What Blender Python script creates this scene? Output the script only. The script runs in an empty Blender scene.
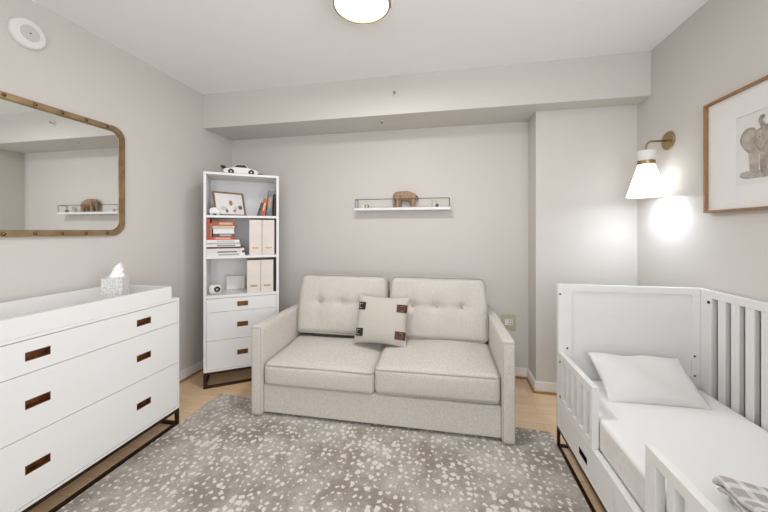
import bpy, bmesh, math, random
from mathutils import Vector, Matrix, Euler, noise as mnoise
random.seed(7)
SC = bpy.context.scene
COL = SC.collection
PI = math.pi
R = math.radians

# ------------------------------------------------------------------ materials
def lin(c):
    def f(v):
        v /= 255.0
        return v / 12.92 if v <= 0.04045 else ((v + 0.055) / 1.055) ** 2.4
    return (f(c[0]), f(c[1]), f(c[2]), 1.0)

def mat(name, rgb, rough=0.5, metal=0.0, spec=0.4, var=None, vscale=8.0, bump=0.0, bscale=200.0, stretch=(1, 1, 1)):
    m = bpy.data.materials.new(name)
    m.use_nodes = True
    nt = m.node_tree
    b = nt.nodes['Principled BSDF']
    b.inputs['Base Color'].default_value = lin(rgb)
    b.inputs['Roughness'].default_value = rough
    b.inputs['Metallic'].default_value = metal
    b.inputs['Specular IOR Level'].default_value = spec
    if var or bump:
        tc = nt.nodes.new('ShaderNodeTexCoord')
        mp = nt.nodes.new('ShaderNodeMapping')
        mp.inputs['Scale'].default_value = stretch
        nt.links.new(tc.outputs['Object'], mp.inputs['Vector'])
    if var:
        n = nt.nodes.new('ShaderNodeTexNoise')
        n.inputs['Scale'].default_value = vscale
        n.inputs['Detail'].default_value = 5
        nt.links.new(mp.outputs[0], n.inputs['Vector'])
        r = nt.nodes.new('ShaderNodeValToRGB')
        r.color_ramp.elements[0].position = 0.33
        r.color_ramp.elements[1].position = 0.67
        r.color_ramp.elements[0].color = lin(var)
        r.color_ramp.elements[1].color = lin(rgb)
        nt.links.new(n.outputs['Fac'], r.inputs['Fac'])
        nt.links.new(r.outputs['Color'], b.inputs['Base Color'])
    if bump:
        n2 = nt.nodes.new('ShaderNodeTexNoise')
        n2.inputs['Scale'].default_value = bscale
        n2.inputs['Detail'].default_value = 3
        nt.links.new(mp.outputs[0], n2.inputs['Vector'])
        bp = nt.nodes.new('ShaderNodeBump')
        bp.inputs['Strength'].default_value = bump
        bp.inputs['Distance'].default_value = 0.004
        nt.links.new(n2.outputs['Fac'], bp.inputs['Height'])
        nt.links.new(bp.outputs['Normal'], b.inputs['Normal'])
    return m

M = {}
M['wall'] = mat('wall_paint', (214, 209, 203), 0.85, spec=0.2, bump=0.05, bscale=120)
M['ceil'] = mat('ceiling_paint', (251, 250, 248), 0.9, spec=0.2, bump=0.05, bscale=120)
M['trim'] = mat('trim_paint', (240, 238, 235), 0.45)
M['shoe'] = mat('oak_shoe', (176, 128, 84), 0.5)
M['white'] = mat('white_lacquer', (236, 234, 232), 0.35)
M['bedwhite'] = mat('bed_lacquer', (233, 232, 229), 0.4)
M['seam'] = mat('shadow_gap', (150, 146, 141), 0.8)
M['bronze'] = mat('dark_bronze', (74, 54, 40), 0.38, metal=0.7, var=(48, 34, 26), vscale=20)
M['brass'] = mat('antique_brass_pull', (150, 106, 64), 0.34, metal=0.8, var=(104, 70, 42), vscale=30)
M['mframe'] = mat('aged_brass_frame', (172, 148, 112), 0.42, metal=0.7, var=(142, 118, 86), vscale=14)
M['rivet'] = mat('rivet_bronze', (118, 94, 66), 0.22, metal=0.95)
M['chrome'] = mat('chrome', (190, 188, 184), 0.2, metal=1.0)
M['lampbrass'] = mat('lamp_brass', (164, 140, 98), 0.3, metal=0.85)
M['rail'] = mat('rail_bronze', (122, 106, 80), 0.4, metal=0.7)
M['plastic'] = mat('white_plastic', (236, 233, 228), 0.45)
M['plasticgrey'] = mat('grey_plastic', (210, 206, 198), 0.6)
M['black'] = mat('black_plastic', (22, 21, 21), 0.35)
M['dark'] = mat('dark_slot', (40, 36, 32), 0.7)
M['leather'] = mat('brown_leather', (98, 58, 46), 0.5, var=(70, 40, 32), vscale=60)
M['leatherdark'] = mat('dark_leather', (46, 33, 29), 0.5)
M['sheet'] = mat('white_sheet', (240, 239, 237), 0.9, spec=0.1, bump=0.15, bscale=40)
M['pillowcase'] = mat('white_pillowcase', (232, 230, 228), 0.9, spec=0.1, bump=0.12, bscale=60)
M['paper'] = mat('paper', (238, 236, 232), 0.9, spec=0.1)
M['matboard'] = mat('mat_board', (246, 244, 240), 0.9, spec=0.1)
M['picframe'] = mat('picture_wood', (168, 126, 84), 0.45, var=(140, 100, 62), vscale=30, stretch=(1, 1, 6))
M['smallframe'] = mat('small_frame_wood', (150, 124, 92), 0.45, var=(118, 94, 66), vscale=40)
M['cream'] = mat('cream_file', (232, 223, 214), 0.75, var=(227, 217, 207), vscale=10)
M['gold'] = mat('gold_label', (188, 160, 112), 0.4, metal=0.5)
M['toywood'] = mat('block_cream', (222, 210, 194), 0.6)
M['toygrey'] = mat('block_grey', (150, 140, 122), 0.6, var=(110, 102, 90), vscale=90)
M['plush'] = mat('plush_brown', (186, 160, 134), 0.95, spec=0.05, var=(142, 118, 96), vscale=60, bump=0.8, bscale=180)
M['plushdark'] = mat('plush_dark', (74, 54, 42), 0.9, spec=0.05)
M['plate'] = mat('outlet_plate', (196, 186, 164), 0.5)
M['tissue'] = mat('tissue_paper', (246, 246, 244), 0.9, spec=0.05)
M['sidemat'] = mat('mattress_side', (230, 228, 224), 0.9, spec=0.1, var=(222, 220, 216), vscale=45, bump=0.2, bscale=60)
M['elephant'] = mat('watercolour_grey', (206, 196, 184), 0.95, spec=0.05, var=(164, 152, 140), vscale=22)
M['elephantdark'] = mat('watercolour_ear', (190, 178, 165), 0.95, spec=0.05, var=(142, 128, 114), vscale=26)
M['grass'] = mat('watercolour_grass', (196, 196, 184), 0.95, spec=0.05, var=(140, 144, 130), vscale=40)
M['ink'] = mat('watercolour_ink', (120, 112, 104), 0.95, spec=0.05)
M['pink'] = mat('watercolour_pink', (206, 150, 140), 0.95, spec=0.05)
M['tan'] = mat('watercolour_tan', (176, 138, 98), 0.95, spec=0.05)

def fabric(name, a, b_, fine=260, coarse=70, bump=0.35):
    m = bpy.data.materials.new(name); m.use_nodes = True
    nt = m.node_tree; N = nt.nodes; L = nt.links
    p = N['Principled BSDF']
    p.inputs['Roughness'].default_value = 0.95
    p.inputs['Specular IOR Level'].default_value = 0.1
    p.inputs['Sheen Weight'].default_value = 0.15
    tc = N.new('ShaderNodeTexCoord')
    outs = []
    for st in ((1, 1, 8), (8, 8, 1)):
        mp = N.new('ShaderNodeMapping'); mp.inputs['Scale'].default_value = st
        L.new(tc.outputs['Object'], mp.inputs['Vector'])
        n = N.new('ShaderNodeTexNoise'); n.inputs['Scale'].default_value = coarse; n.inputs['Detail'].default_value = 6
        n.inputs['Roughness'].default_value = 0.7
        L.new(mp.outputs[0], n.inputs['Vector']); outs.append(n.outputs['Fac'])
    mx = N.new('ShaderNodeMath'); mx.operation = 'ADD'
    L.new(outs[0], mx.inputs[0]); L.new(outs[1], mx.inputs[1])
    r = N.new('ShaderNodeMapRange'); r.inputs['From Min'].default_value = 0.75; r.inputs['From Max'].default_value = 1.25
    L.new(mx.outputs[0], r.inputs['Value'])
    c = N.new('ShaderNodeMix'); c.data_type = 'RGBA'
    c.inputs['A'].default_value = lin(b_); c.inputs['B'].default_value = lin(a)
    L.new(r.outputs['Result'], c.inputs['Factor'])
    L.new(c.outputs['Result'], p.inputs['Base Color'])
    bp = N.new('ShaderNodeBump'); bp.inputs['Strength'].default_value = bump; bp.inputs['Distance'].default_value = 0.003
    L.new(r.outputs['Result'], bp.inputs['Height']); L.new(bp.outputs['Normal'], p.inputs['Normal'])
    return m
M['sofa'] = fabric('sofa_linen', (238, 231, 223), (178, 169, 159), coarse=95)
M['piping'] = fabric('sofa_piping', (200, 192, 182), (170, 162, 152))
M['cushion'] = fabric('cushion_linen', (214, 207, 197), (190, 182, 171), coarse=110)

def floor_mat():
    m = bpy.data.materials.new('oak_floor'); m.use_nodes = True
    nt = m.node_tree; N = nt.nodes; L = nt.links
    p = N['Principled BSDF']; p.inputs['Roughness'].default_value = 0.36
    tc = N.new('ShaderNodeTexCoord')
    br = N.new('ShaderNodeTexBrick')
    br.inputs['Scale'].default_value = 1.0
    br.inputs['Brick Width'].default_value = 1.3
    br.inputs['Row Height'].default_value = 0.125
    br.inputs['Mortar Size'].default_value = 0.0012
    br.inputs['Color1'].default_value = lin((248, 220, 184))
    br.inputs['Color2'].default_value = lin((240, 208, 168))
    br.inputs['Mortar'].default_value = lin((206, 168, 126))
    L.new(tc.outputs['Object'], br.inputs['Vector'])
    mp = N.new('ShaderNodeMapping'); mp.inputs['Scale'].default_value = (1.5, 22, 1)
    L.new(tc.outputs['Object'], mp.inputs['Vector'])
    n = N.new('ShaderNodeTexNoise'); n.inputs['Scale'].default_value = 3; n.inputs['Detail'].default_value = 6
    L.new(mp.outputs[0], n.inputs['Vector'])
    c = N.new('ShaderNodeMix'); c.data_type = 'RGBA'; c.blend_type = 'MULTIPLY'
    c.inputs['Factor'].default_value = 0.35
    L.new(br.outputs['Color'], c.inputs['A'])
    r = N.new('ShaderNodeValToRGB')
    r.color_ramp.elements[0].position = 0.3; r.color_ramp.elements[0].color = lin((214, 190, 165))
    r.color_ramp.elements[1].position = 0.7; r.color_ramp.elements[1].color = (1, 1, 1, 1)
    L.new(n.outputs['Fac'], r.inputs['Fac']); L.new(r.outputs['Color'], c.inputs['B'])
    L.new(c.outputs['Result'], p.inputs['Base Color'])
    return m
M['floor'] = floor_mat()

def rug_mat():
    m = bpy.data.materials.new('spotted_rug'); m.use_nodes = True
    nt = m.node_tree; N = nt.nodes; L = nt.links
    p = N['Principled BSDF']; p.inputs['Roughness'].default_value = 1.0
    p.inputs['Specular IOR Level'].default_value = 0.05
    tc = N.new('ShaderNodeTexCoord')
    # warp
    nw = N.new('ShaderNodeTexNoise'); nw.inputs['Scale'].default_value = 38; nw.inputs['Detail'].default_value = 2
    L.new(tc.outputs['Object'], nw.inputs['Vector'])
    sb = N.new('ShaderNodeVectorMath'); sb.operation = 'SUBTRACT'; sb.inputs[1].default_value = (0.5, 0.5, 0.5)
    L.new(nw.outputs['Color'], sb.inputs[0])
    sc = N.new('ShaderNodeVectorMath'); sc.operation = 'SCALE'; sc.inputs['Scale'].default_value = 0.036
    L.new(sb.outputs[0], sc.inputs[0])
    ad = N.new('ShaderNodeVectorMath'); ad.operation = 'ADD'
    L.new(tc.outputs['Object'], ad.inputs[0]); L.new(sc.outputs[0], ad.inputs[1])
    v = N.new('ShaderNodeTexVoronoi'); v.voronoi_dimensions = '2D'; v.inputs['Scale'].default_value = 25.0
    v.inputs['Randomness'].default_value = 0.75
    L.new(ad.outputs[0], v.inputs['Vector'])
    sep = N.new('ShaderNodeSeparateColor'); L.new(v.outputs['Color'], sep.inputs[0])
    # per-cell radius, some cells nearly empty; modulated by a broad noise
    th = N.new('ShaderNodeMapRange'); th.inputs['From Min'].default_value = 0.05; th.inputs['From Max'].default_value = 0.9
    th.inputs['To Min'].default_value = 0.14; th.inputs['To Max'].default_value = 0.40
    L.new(sep.outputs[0], th.inputs['Value'])
    nb = N.new('ShaderNodeTexNoise'); nb.inputs['Scale'].default_value = 2.4; nb.inputs['Detail'].default_value = 2
    L.new(tc.outputs['Object'], nb.inputs['Vector'])
    mb = N.new('ShaderNodeMapRange'); mb.inputs['From Min'].default_value = 0.32; mb.inputs['From Max'].default_value = 0.62
    mb.inputs['To Min'].default_value = 1.18; mb.inputs['To Max'].default_value = 0.62
    L.new(nb.outputs['Fac'], mb.inputs['Value'])
    ml = N.new('ShaderNodeMath'); ml.operation = 'MULTIPLY'; L.new(th.outputs[0], ml.inputs[0]); L.new(mb.outputs[0], ml.inputs[1])
    df = N.new('ShaderNodeMath'); df.operation = 'SUBTRACT'; L.new(ml.outputs[0], df.inputs[0]); L.new(v.outputs['Distance'], df.inputs[1])
    sm = N.new('ShaderNodeMapRange'); sm.inputs['From Min'].default_value = -0.03; sm.inputs['From Max'].default_value = 0.06
    L.new(df.outputs[0], sm.inputs['Value'])
    # ground colour: taupe with pale washed patches
    n1 = N.new('ShaderNodeTexNoise'); n1.inputs['Scale'].default_value = 3.0; n1.inputs['Detail'].default_value = 8; n1.inputs['Roughness'].default_value = 0.65
    L.new(tc.outputs['Object'], n1.inputs['Vector'])
    r = N.new('ShaderNodeValToRGB')
    r.color_ramp.elements[0].position = 0.40; r.color_ramp.elements[0].color = lin((154, 145, 135))
    r.color_ramp.elements[1].position = 0.60; r.color_ramp.elements[1].color = lin((198, 191, 182))
    L.new(n1.outputs['Fac'], r.inputs['Fac'])
    nf = N.new('ShaderNodeTexNoise'); nf.inputs['Scale'].default_value = 160; nf.inputs['Detail'].default_value = 4
    L.new(tc.outputs['Object'], nf.inputs['Vector'])
    rf = N.new('ShaderNodeMapRange'); rf.inputs['From Min'].default_value = 0.3; rf.inputs['From Max'].default_value = 0.7
    rf.inputs['To Min'].default_value = 0.74; rf.inputs['To Max'].default_value = 1.14
    L.new(nf.outputs['Fac'], rf.inputs['Value'])
    mu = N.new('ShaderNodeVectorMath'); mu.operation = 'SCALE'
    L.new(r.outputs['Color'], mu.inputs[0]); L.new(rf.outputs[0], mu.inputs['Scale'])
    c = N.new('ShaderNodeMix'); c.data_type = 'RGBA'
    L.new(sm.outputs[0], c.inputs['Factor']); L.new(mu.outputs[0], c.inputs['A']); c.inputs['B'].default_value = lin((224, 216, 205))
    L.new(c.outputs['Result'], p.inputs['Base Color'])
    bp = N.new('ShaderNodeBump'); bp.inputs['Strength'].default_value = 0.5; bp.inputs['Distance'].default_value = 0.006
    L.new(nf.outputs['Fac'], bp.inputs['Height']); L.new(bp.outputs['Normal'], p.inputs['Normal'])
    return m
M['rug'] = rug_mat()

def plaid_mat():
    m = bpy.data.materials.new('plaid_blanket'); m.use_nodes = True
    nt = m.node_tree; N = nt.nodes; L = nt.links
    p = N['Principled BSDF']; p.inputs['Roughness'].default_value = 0.95; p.inputs['Specular IOR Level'].default_value = 0.05
    uv = N.new('ShaderNodeUVMap')
    sep = N.new('ShaderNodeSeparateXYZ'); L.new(uv.outputs[0], sep.inputs[0])
    facs = []
    for i, s in ((0, 21.0), (1, 21.0)):
        a = N.new('ShaderNodeMath'); a.operation = 'MULTIPLY'; a.inputs[1].default_value = s
        L.new(sep.outputs[i], a.inputs[0])
        f = N.new('ShaderNodeMath'); f.operation = 'FRACT'; L.new(a.outputs[0], f.inputs[0])
        g = N.new('ShaderNodeMath'); g.operation = 'GREATER_THAN'; g.inputs[1].default_value = 0.36
        L.new(f.outputs[0], g.inputs[0]); facs.append(g.outputs[0])
    ad = N.new('ShaderNodeMath'); ad.operation = 'ADD'; L.new(facs[0], ad.inputs[0]); L.new(facs[1], ad.inputs[1])
    dv = N.new('ShaderNodeMath'); dv.operation = 'MULTIPLY'; dv.inputs[1].default_value = 0.5; L.new(ad.outputs[0], dv.inputs[0])
    r = N.new('ShaderNodeValToRGB'); e = r.color_ramp.elements
    r.color_ramp.interpolation = 'CONSTANT'
    e[0].position = 0; e[0].color = lin((238, 236, 232))
    e[1].position = 0.4; e[1].color = lin((222, 219, 215))
    x = e.new(0.9); x.color = lin((182, 178, 173))
    L.new(dv.outputs[0], r.inputs['Fac']); L.new(r.outputs['Color'], p.inputs['Base Color'])
    tc = N.new('ShaderNodeTexCoord')
    n2 = N.new('ShaderNodeTexNoise'); n2.inputs['Scale'].default_value = 180; L.new(tc.outputs['Object'], n2.inputs['Vector'])
    bp = N.new('ShaderNodeBump'); bp.inputs['Strength'].default_value = 0.4; bp.inputs['Distance'].default_value = 0.003
    L.new(n2.outputs['Fac'], bp.inputs['Height']); L.new(bp.outputs['Normal'], p.inputs['Normal'])
    return m
M['plaid'] = plaid_mat()

def tissuebox_mat():
    m = bpy.data.materials.new('tissue_box_print'); m.use_nodes = True
    nt = m.node_tree; N = nt.nodes; L = nt.links
    p = N['Principled BSDF']; p.inputs['Roughness'].default_value = 0.6
    tc = N.new('ShaderNodeTexCoord')
    v = N.new('ShaderNodeTexVoronoi'); v.inputs['Scale'].default_value = 70; v.inputs['Randomness'].default_value = 0.7
    L.new(tc.outputs['Object'], v.inputs['Vector'])
    r = N.new('ShaderNodeValToRGB')
    r.color_ramp.elements[0].position = 0.25; r.color_ramp.elements[0].color = lin((202, 200, 197))
    r.color_ramp.elements[1].position = 0.5; r.color_ramp.elements[1].color = lin((226, 225, 222))
    L.new(v.outputs['Distance'], r.inputs['Fac']); L.new(r.outputs['Color'], p.inputs['Base Color'])
    return m
M['tissuebox'] = tissuebox_mat()

def emis(name, rgb, strength, mixdiff=False):
    m = bpy.data.materials.new(name); m.use_nodes = True
    b = m.node_tree.nodes['Principled BSDF']
    b.inputs['Base Color'].default_value = lin((240, 238, 232))
    b.inputs['Emission Color'].default_value = lin(rgb)
    b.inputs['Emission Strength'].default_value = strength
    return m
M['lampglass'] = emis('lamp_glass', (252, 250, 248), 9.0)
M['bulb'] = emis('bulb', (250, 250, 250), 20.0)

def shade_mat():
    m = bpy.data.materials.new('linen_shade'); m.use_nodes = True
    nt = m.node_tree; N = nt.nodes; L = nt.links
    for n in list(N): N.remove(n)
    o = N.new('ShaderNodeOutputMaterial')
    d = N.new('ShaderNodeBsdfDiffuse'); d.inputs['Color'].default_value = lin((246, 244, 240))
    t = N.new('ShaderNodeBsdfTranslucent'); t.inputs['Color'].default_value = lin((250, 246, 240))
    mx = N.new('ShaderNodeMixShader'); mx.inputs[0].default_value = 0.3
    L.new(d.outputs[0], mx.inputs[1]); L.new(t.outputs[0], mx.inputs[2]); e = N.new('ShaderNodeEmission'); e.inputs[0].default_value = lin((240, 247, 255)); e.inputs[1].default_value = 1.0
    ad = N.new('ShaderNodeAddShader'); L.new(mx.outputs[0], ad.inputs[0]); L.new(e.outputs[0], ad.inputs[1])
    L.new(ad.outputs[0], o.inputs[0])
    return m
M['shade'] = shade_mat()

def mirror_mat():
    m = mat('mirror_glass', (232, 234, 232), 0.02, metal=1.0)
    return m
M['mirror'] = mirror_mat()

def glass_mat(name, gloss=0.08):
    m = bpy.data.materials.new(name); m.use_nodes = True
    nt = m.node_tree; N = nt.nodes; L = nt.links
    for n in list(N): N.remove(n)
    o = N.new('ShaderNodeOutputMaterial')
    t = N.new('ShaderNodeBsdfTransparent')
    g = N.new('ShaderNodeBsdfGlossy'); g.inputs['Roughness'].default_value = 0.02
    fr = N.new('ShaderNodeFresnel'); fr.inputs['IOR'].default_value = 1.35
    ml = N.new('ShaderNodeMath'); ml.operation = 'MULTIPLY'; ml.inputs[1].default_value = gloss * 8
    L.new(fr.outputs[0], ml.inputs[0])
    mx = N.new('ShaderNodeMixShader'); L.new(ml.outputs[0], mx.inputs[0])
    L.new(t.outputs[0], mx.inputs[1]); L.new(g.outputs[0], mx.inputs[2]); L.new(mx.outputs[0], o.inputs[0])
    return m
M['glass'] = glass_mat('pane_glass')
M['artglass'] = glass_mat('picture_glass', 0.02)

# ------------------------------------------------------------------ mesh helpers
def nbm(): return bmesh.new()

def box(bm, x0, x1, y0, y1, z0, z1, mt=None):
    ret = bmesh.ops.create_cube(bm, size=1.0)
    c = Vector(((x0 + x1) / 2, (y0 + y1) / 2, (z0 + z1) / 2))
    for v in ret['verts']:
        v.co = Vector((v.co.x * (x1 - x0), v.co.y * (y1 - y0), v.co.z * (z1 - z0))) + c
        if mt is not None: v.co = mt @ v.co
    return ret['verts']

def cyl(bm, p0, p1, r0, r1=None, seg=20, caps=True):
    p0 = Vector(p0); p1 = Vector(p1); r1 = r0 if r1 is None else r1
    d = (p1 - p0); L = d.length
    q = Vector((0, 0, 1)).rotation_difference(d.normalized()).to_matrix().to_4x4()
    mt = Matrix.Translation((p0 + p1) / 2) @ q
    bmesh.ops.create_cone(bm, cap_ends=caps, segments=seg, radius1=r0, radius2=r1, depth=L, matrix=mt)

def tube(bm, pts, r, seg=8, closed=False):
    pts = [Vector(p) for p in pts]; n = len(pts); rings = []
    up = None
    for i, p in enumerate(pts):
        a = pts[(i - 1) % n] if (closed or i > 0) else p
        b = pts[(i + 1) % n] if (closed or i < n - 1) else p
        t = (b - a).normalized()
        if up is None:
            up = t.orthogonal().normalized()
        else:
            up = (up - t * up.dot(t))
            up = up.normalized() if up.length > 1e-6 else t.orthogonal().normalized()
        s = t.cross(up)
        rings.append([bm.verts.new(p + (up * math.cos(2 * PI * k / seg) + s * math.sin(2 * PI * k / seg)) * r) for k in range(seg)])
    m = n if closed else n - 1
    for i in range(m):
        A = rings[i]; B = rings[(i + 1) % n]
        for k in range(seg):
            bm.faces.new((A[k], A[(k + 1) % seg], B[(k + 1) % seg], B[k]))
    if not closed:
        bm.faces.new(list(reversed(rings[0]))); bm.faces.new(rings[-1])

def lathe(bm, prof, seg=40, mt=None, cap=True):
    rings = []
    for r, z in prof:
        rings.append([bm.verts.new((r * math.cos(2 * PI * k / seg), r * math.sin(2 * PI * k / seg), z)) for k in range(seg)])
    for A, B in zip(rings, rings[1:]):
        for k in range(seg):
            bm.faces.new((A[k], A[(k + 1) % seg], B[(k + 1) % seg], B[k]))
    if cap:
        bm.faces.new(list(reversed(rings[0]))); bm.faces.new(rings[-1])
    if mt is not None:
        for rg in rings:
            for v in rg: v.co = mt @ v.co

def prism(bm, poly, axis, a, b):
    """extrude a 2-D polygon along an axis ('x','y','z') from a to b"""
    def P(p, t):
        if axis == 'x': return (t, p[0], p[1])
        if axis == 'y': return (p[0], t, p[1])
        return (p[0], p[1], t)
    A = [bm.verts.new(P(p, a)) for p in poly]; B = [bm.verts.new(P(p, b)) for p in poly]
    n = len(poly)
    for i in range(n):
        bm.faces.new((A[i], A[(i + 1) % n], B[(i + 1) % n], B[i]))
    bm.faces.new(list(reversed(A))); bm.faces.new(B)

def panel_holes(bm, axis, t0, t1, u0, u1, v0, v1, holes):
    """a slab between t0 and t1 along an axis, with rectangular openings cut through; (u,v) are the other two axes, v is z"""
    us = sorted({u0, u1} | {h[0] for h in holes} | {h[1] for h in holes})
    vs = sorted({v0, v1} | {h[2] for h in holes} | {h[3] for h in holes})
    inside = lambda uc, vc: any(h[0] < uc < h[1] and h[2] < vc < h[3] for h in holes)
    solid = {}
    for i in range(len(us) - 1):
        for j in range(len(vs) - 1):
            solid[i, j] = not inside((us[i] + us[i + 1]) / 2, (vs[j] + vs[j + 1]) / 2)
    cache = {}
    def V(i, j, t):
        k = (i, j, t)
        if k not in cache:
            tt = t1 if t else t0
            cache[k] = bm.verts.new((tt, us[i], vs[j]) if axis == 'x' else (us[i], tt, vs[j]))
        return cache[k]
    for (i, j), s in solid.items():
        if not s: continue
        for t in (0, 1):
            bm.faces.new((V(i, j, t), V(i + 1, j, t), V(i + 1, j + 1, t), V(i, j + 1, t)))
        for (di, dj, e) in ((-1, 0, ((0, 0), (0, 1))), (1, 0, ((1, 0), (1, 1))), (0, -1, ((0, 0), (1, 0))), (0, 1, ((0, 1), (1, 1)))):
            if not solid.get((i + di, j + dj), False):
                a, b = e
                bm.faces.new((V(i + a[0], j + a[1], 0), V(i + b[0], j + b[1], 0), V(i + b[0], j + b[1], 1), V(i + a[0], j + a[1], 1)))

def rbox(bm, w, d, h, r, crown=(0, 0, 0), cuts=14, fn=None, mt=None):
    """soft box centred at the origin: rounded edges of radius r, faces bulging by crown along x, y, z"""
    ret = bmesh.ops.create_cube(bm, size=2.0)
    geom = [e for e in bm.edges if e.verts[0] in set(ret['verts']) and e.verts[1] in set(ret['verts'])]
    before = set(bm.verts) - set(ret['verts'])
    bmesh.ops.subdivide_edges(bm, edges=geom, cuts=cuts, use_grid_fill=True)
    H = Vector((w / 2, d / 2, h / 2))
    rr = [min(r, H.x), min(r, H.y), min(r, H.z)]
    for v in bm.verts:
        if v in before: continue
        s = v.co.copy()
        # denser sampling near the edges
        s = Vector([math.copysign(1 - (1 - abs(t)) ** 1.5, t) if abs(t) < 1 else t for t in s])
        p = Vector((s.x * H.x, s.y * H.y, s.z * H.z))
        core = Vector([max(-(H[i] - rr[i]), min(H[i] - rr[i], p[i])) for i in range(3)])
        dlt = p - core
        if dlt.length > 1e-9:
            n = Vector([dlt[i] / rr[i] if rr[i] > 1e-9 else 0 for i in range(3)])
            if n.length > 1e-9:
                n.normalize()
                p = core + Vector([n[i] * rr[i] for i in range(3)])
        f = [max(0.0, 1 - abs(s[i]) ** 2.2) for i in range(3)]
        p.z += crown[2] * s.z * f[0] * f[1]
        p.y += crown[1] * s.y * f[0] * f[2]
        p.x += crown[0] * s.x * f[1] * f[2]
        if fn: p = fn(p, s)
        v.co = mt @ p if mt is not None else p

def ellipsoid(bm, c, r, rot=(0, 0, 0), seg=20):
    mt = Matrix.Translation(Vector(c)) @ Euler(rot).to_matrix().to_4x4() @ Matrix.Diagonal((r[0], r[1], r[2], 1))
    bmesh.ops.create_uvsphere(bm, u_segments=seg, v_segments=seg // 2 + 2, radius=1.0, matrix=mt)

def obj(name, bm, m, parent=None, bevel=0, smooth=False, seg=2, loc=None, rot=None):
    bmesh.ops.recalc_face_normals(bm, faces=bm.faces)
    me = bpy.data.meshes.new(name)
    bm.to_mesh(me); bm.free()
    o = bpy.data.objects.new(name, me)
    COL.objects.link(o)
    if m is not None: me.materials.append(m)
    if smooth:
        for p in me.polygons: p.use_smooth = True
    if bevel:
        b = o.modifiers.new('bevel', 'BEVEL'); b.width = bevel; b.segments = seg; b.limit_method = 'ANGLE'; b.angle_limit = R(40)
    if parent: o.parent = parent
    if loc is not None: o.location = loc
    if rot is not None: o.rotation_euler = rot
    return o

def thing(name, label, cat, loc=(0, 0, 0), rz=0, group=None, rot=None):
    o = bpy.data.objects.new(name, None); COL.objects.link(o)
    o.empty_display_size = 0.1
    o.location = loc; o.rotation_euler = rot if rot else (0, 0, rz)
    o['label'] = label; o['category'] = cat
    if group: o['group'] = group
    return o

def tag(o, label, cat, group=None):
    o['label'] = label; o['category'] = cat
    if group: o['group'] = group
    return o

def struct(name, bm, m, parent=None, bevel=0):
    o = obj(name, bm, m, parent, bevel)
    o['kind'] = 'structure'
    return o

# ------------------------------------------------------------------ room (metres; the viewer stands at x = y = 0)
LX, RX, BY, CY, FY, CX = -2.335, 1.460, 3.08, 2.832, 2.66, 0.718
ZC, ZB, NY = 2.665, 2.337, -1.35
b = nbm(); box(b, LX - .1, RX + .1, NY - .1, BY + .1, -0.1, 0); struct('floor', b, M['floor'])
b = nbm(); box(b, LX - .1, RX + .1, NY - .1, BY + .1, ZC, ZC + .1); struct('ceiling', b, M['ceil'])
b = nbm(); box(b, LX - .1, LX, NY - .1, BY + .1, 0, ZC); struct('wall_left', b, M['wall'])
b = nbm(); panel_holes(b, 'x', RX, RX + .1, NY - .1, BY + .1, 0, ZC, [(-1.20, .50, .70, 2.35)]); struct('wall_right', b, M['wall'])
b = nbm(); box(b, LX, RX, BY, BY + .1, 0, ZC); struct('wall_back', b, M['wall'])
b = nbm(); box(b, CX, RX, CY, BY, 0, ZB); struct('wall_column', b, M['wall'])
b = nbm(); box(b, LX, RX, FY, BY, ZB, ZC); struct('wall_beam', b, M['wall'])
# wall behind the viewer; its window and the right one are added for daylight
VX0, VX1, VZ0, VZ1 = -0.70, 1.32, 0.75, 2.50
b = nbm(); panel_holes(b, 'y', NY - .1, NY, LX, RX, 0, ZC, [(VX0, VX1, VZ0, VZ1)]); struct('wall_front', b, M['wall'])
w2 = bpy.data.objects.new('added_window_2', None); COL.objects.link(w2); w2['kind'] = 'structure'  # unseen window, added so that light enters from behind the viewer
b = nbm(); panel_holes(b, 'y', NY - .08, NY - .03, VX0, VX1, VZ0, VZ1, [(VX0 + .05, .285, VZ0 + .05, VZ1 - .05), (.335, VX1 - .05, VZ0 + .05, VZ1 - .05)])
obj('added_window_frame', b, M['trim'], w2)
b = nbm(); box(b, VX0 + .05, VX1 - .05, NY - .058, NY - .052, VZ0 + .05, VZ1 - .05); obj('added_window_pane', b, M['glass'], w2)
b = nbm(); box(b, VX0 - .03, VX1 + .03, NY - .03, NY + .05, VZ0 - .03, VZ0); obj('added_window_sill', b, M['trim'], w2)
WY0, WY1, WZ0, WZ1 = -1.20, 0.50, 0.70, 2.35
w1 = bpy.data.objects.new('added_window_1', None); COL.objects.link(w1); w1['kind'] = 'structure'  # unseen window, added to light the room from the right
b = nbm(); panel_holes(b, 'x', RX + .03, RX + .08, WY0, WY1, WZ0, WZ1, [(WY0 + .05, -.375, WZ0 + .05, WZ1 - .05), (-.325, WY1 - .05, WZ0 + .05, WZ1 - .05)])
obj('added_window_frame', b, M['trim'], w1)
b = nbm(); box(b, RX + .052, RX + .058, WY0 + .05, WY1 - .05, WZ0 + .05, WZ1 - .05); obj('added_window_pane', b, M['glass'], w1)
b = nbm(); box(b, RX - .05, RX + .03, WY0 - .03, WY1 + .03, WZ0 - .03, WZ0); obj('added_window_sill', b, M['trim'], w1)

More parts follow.
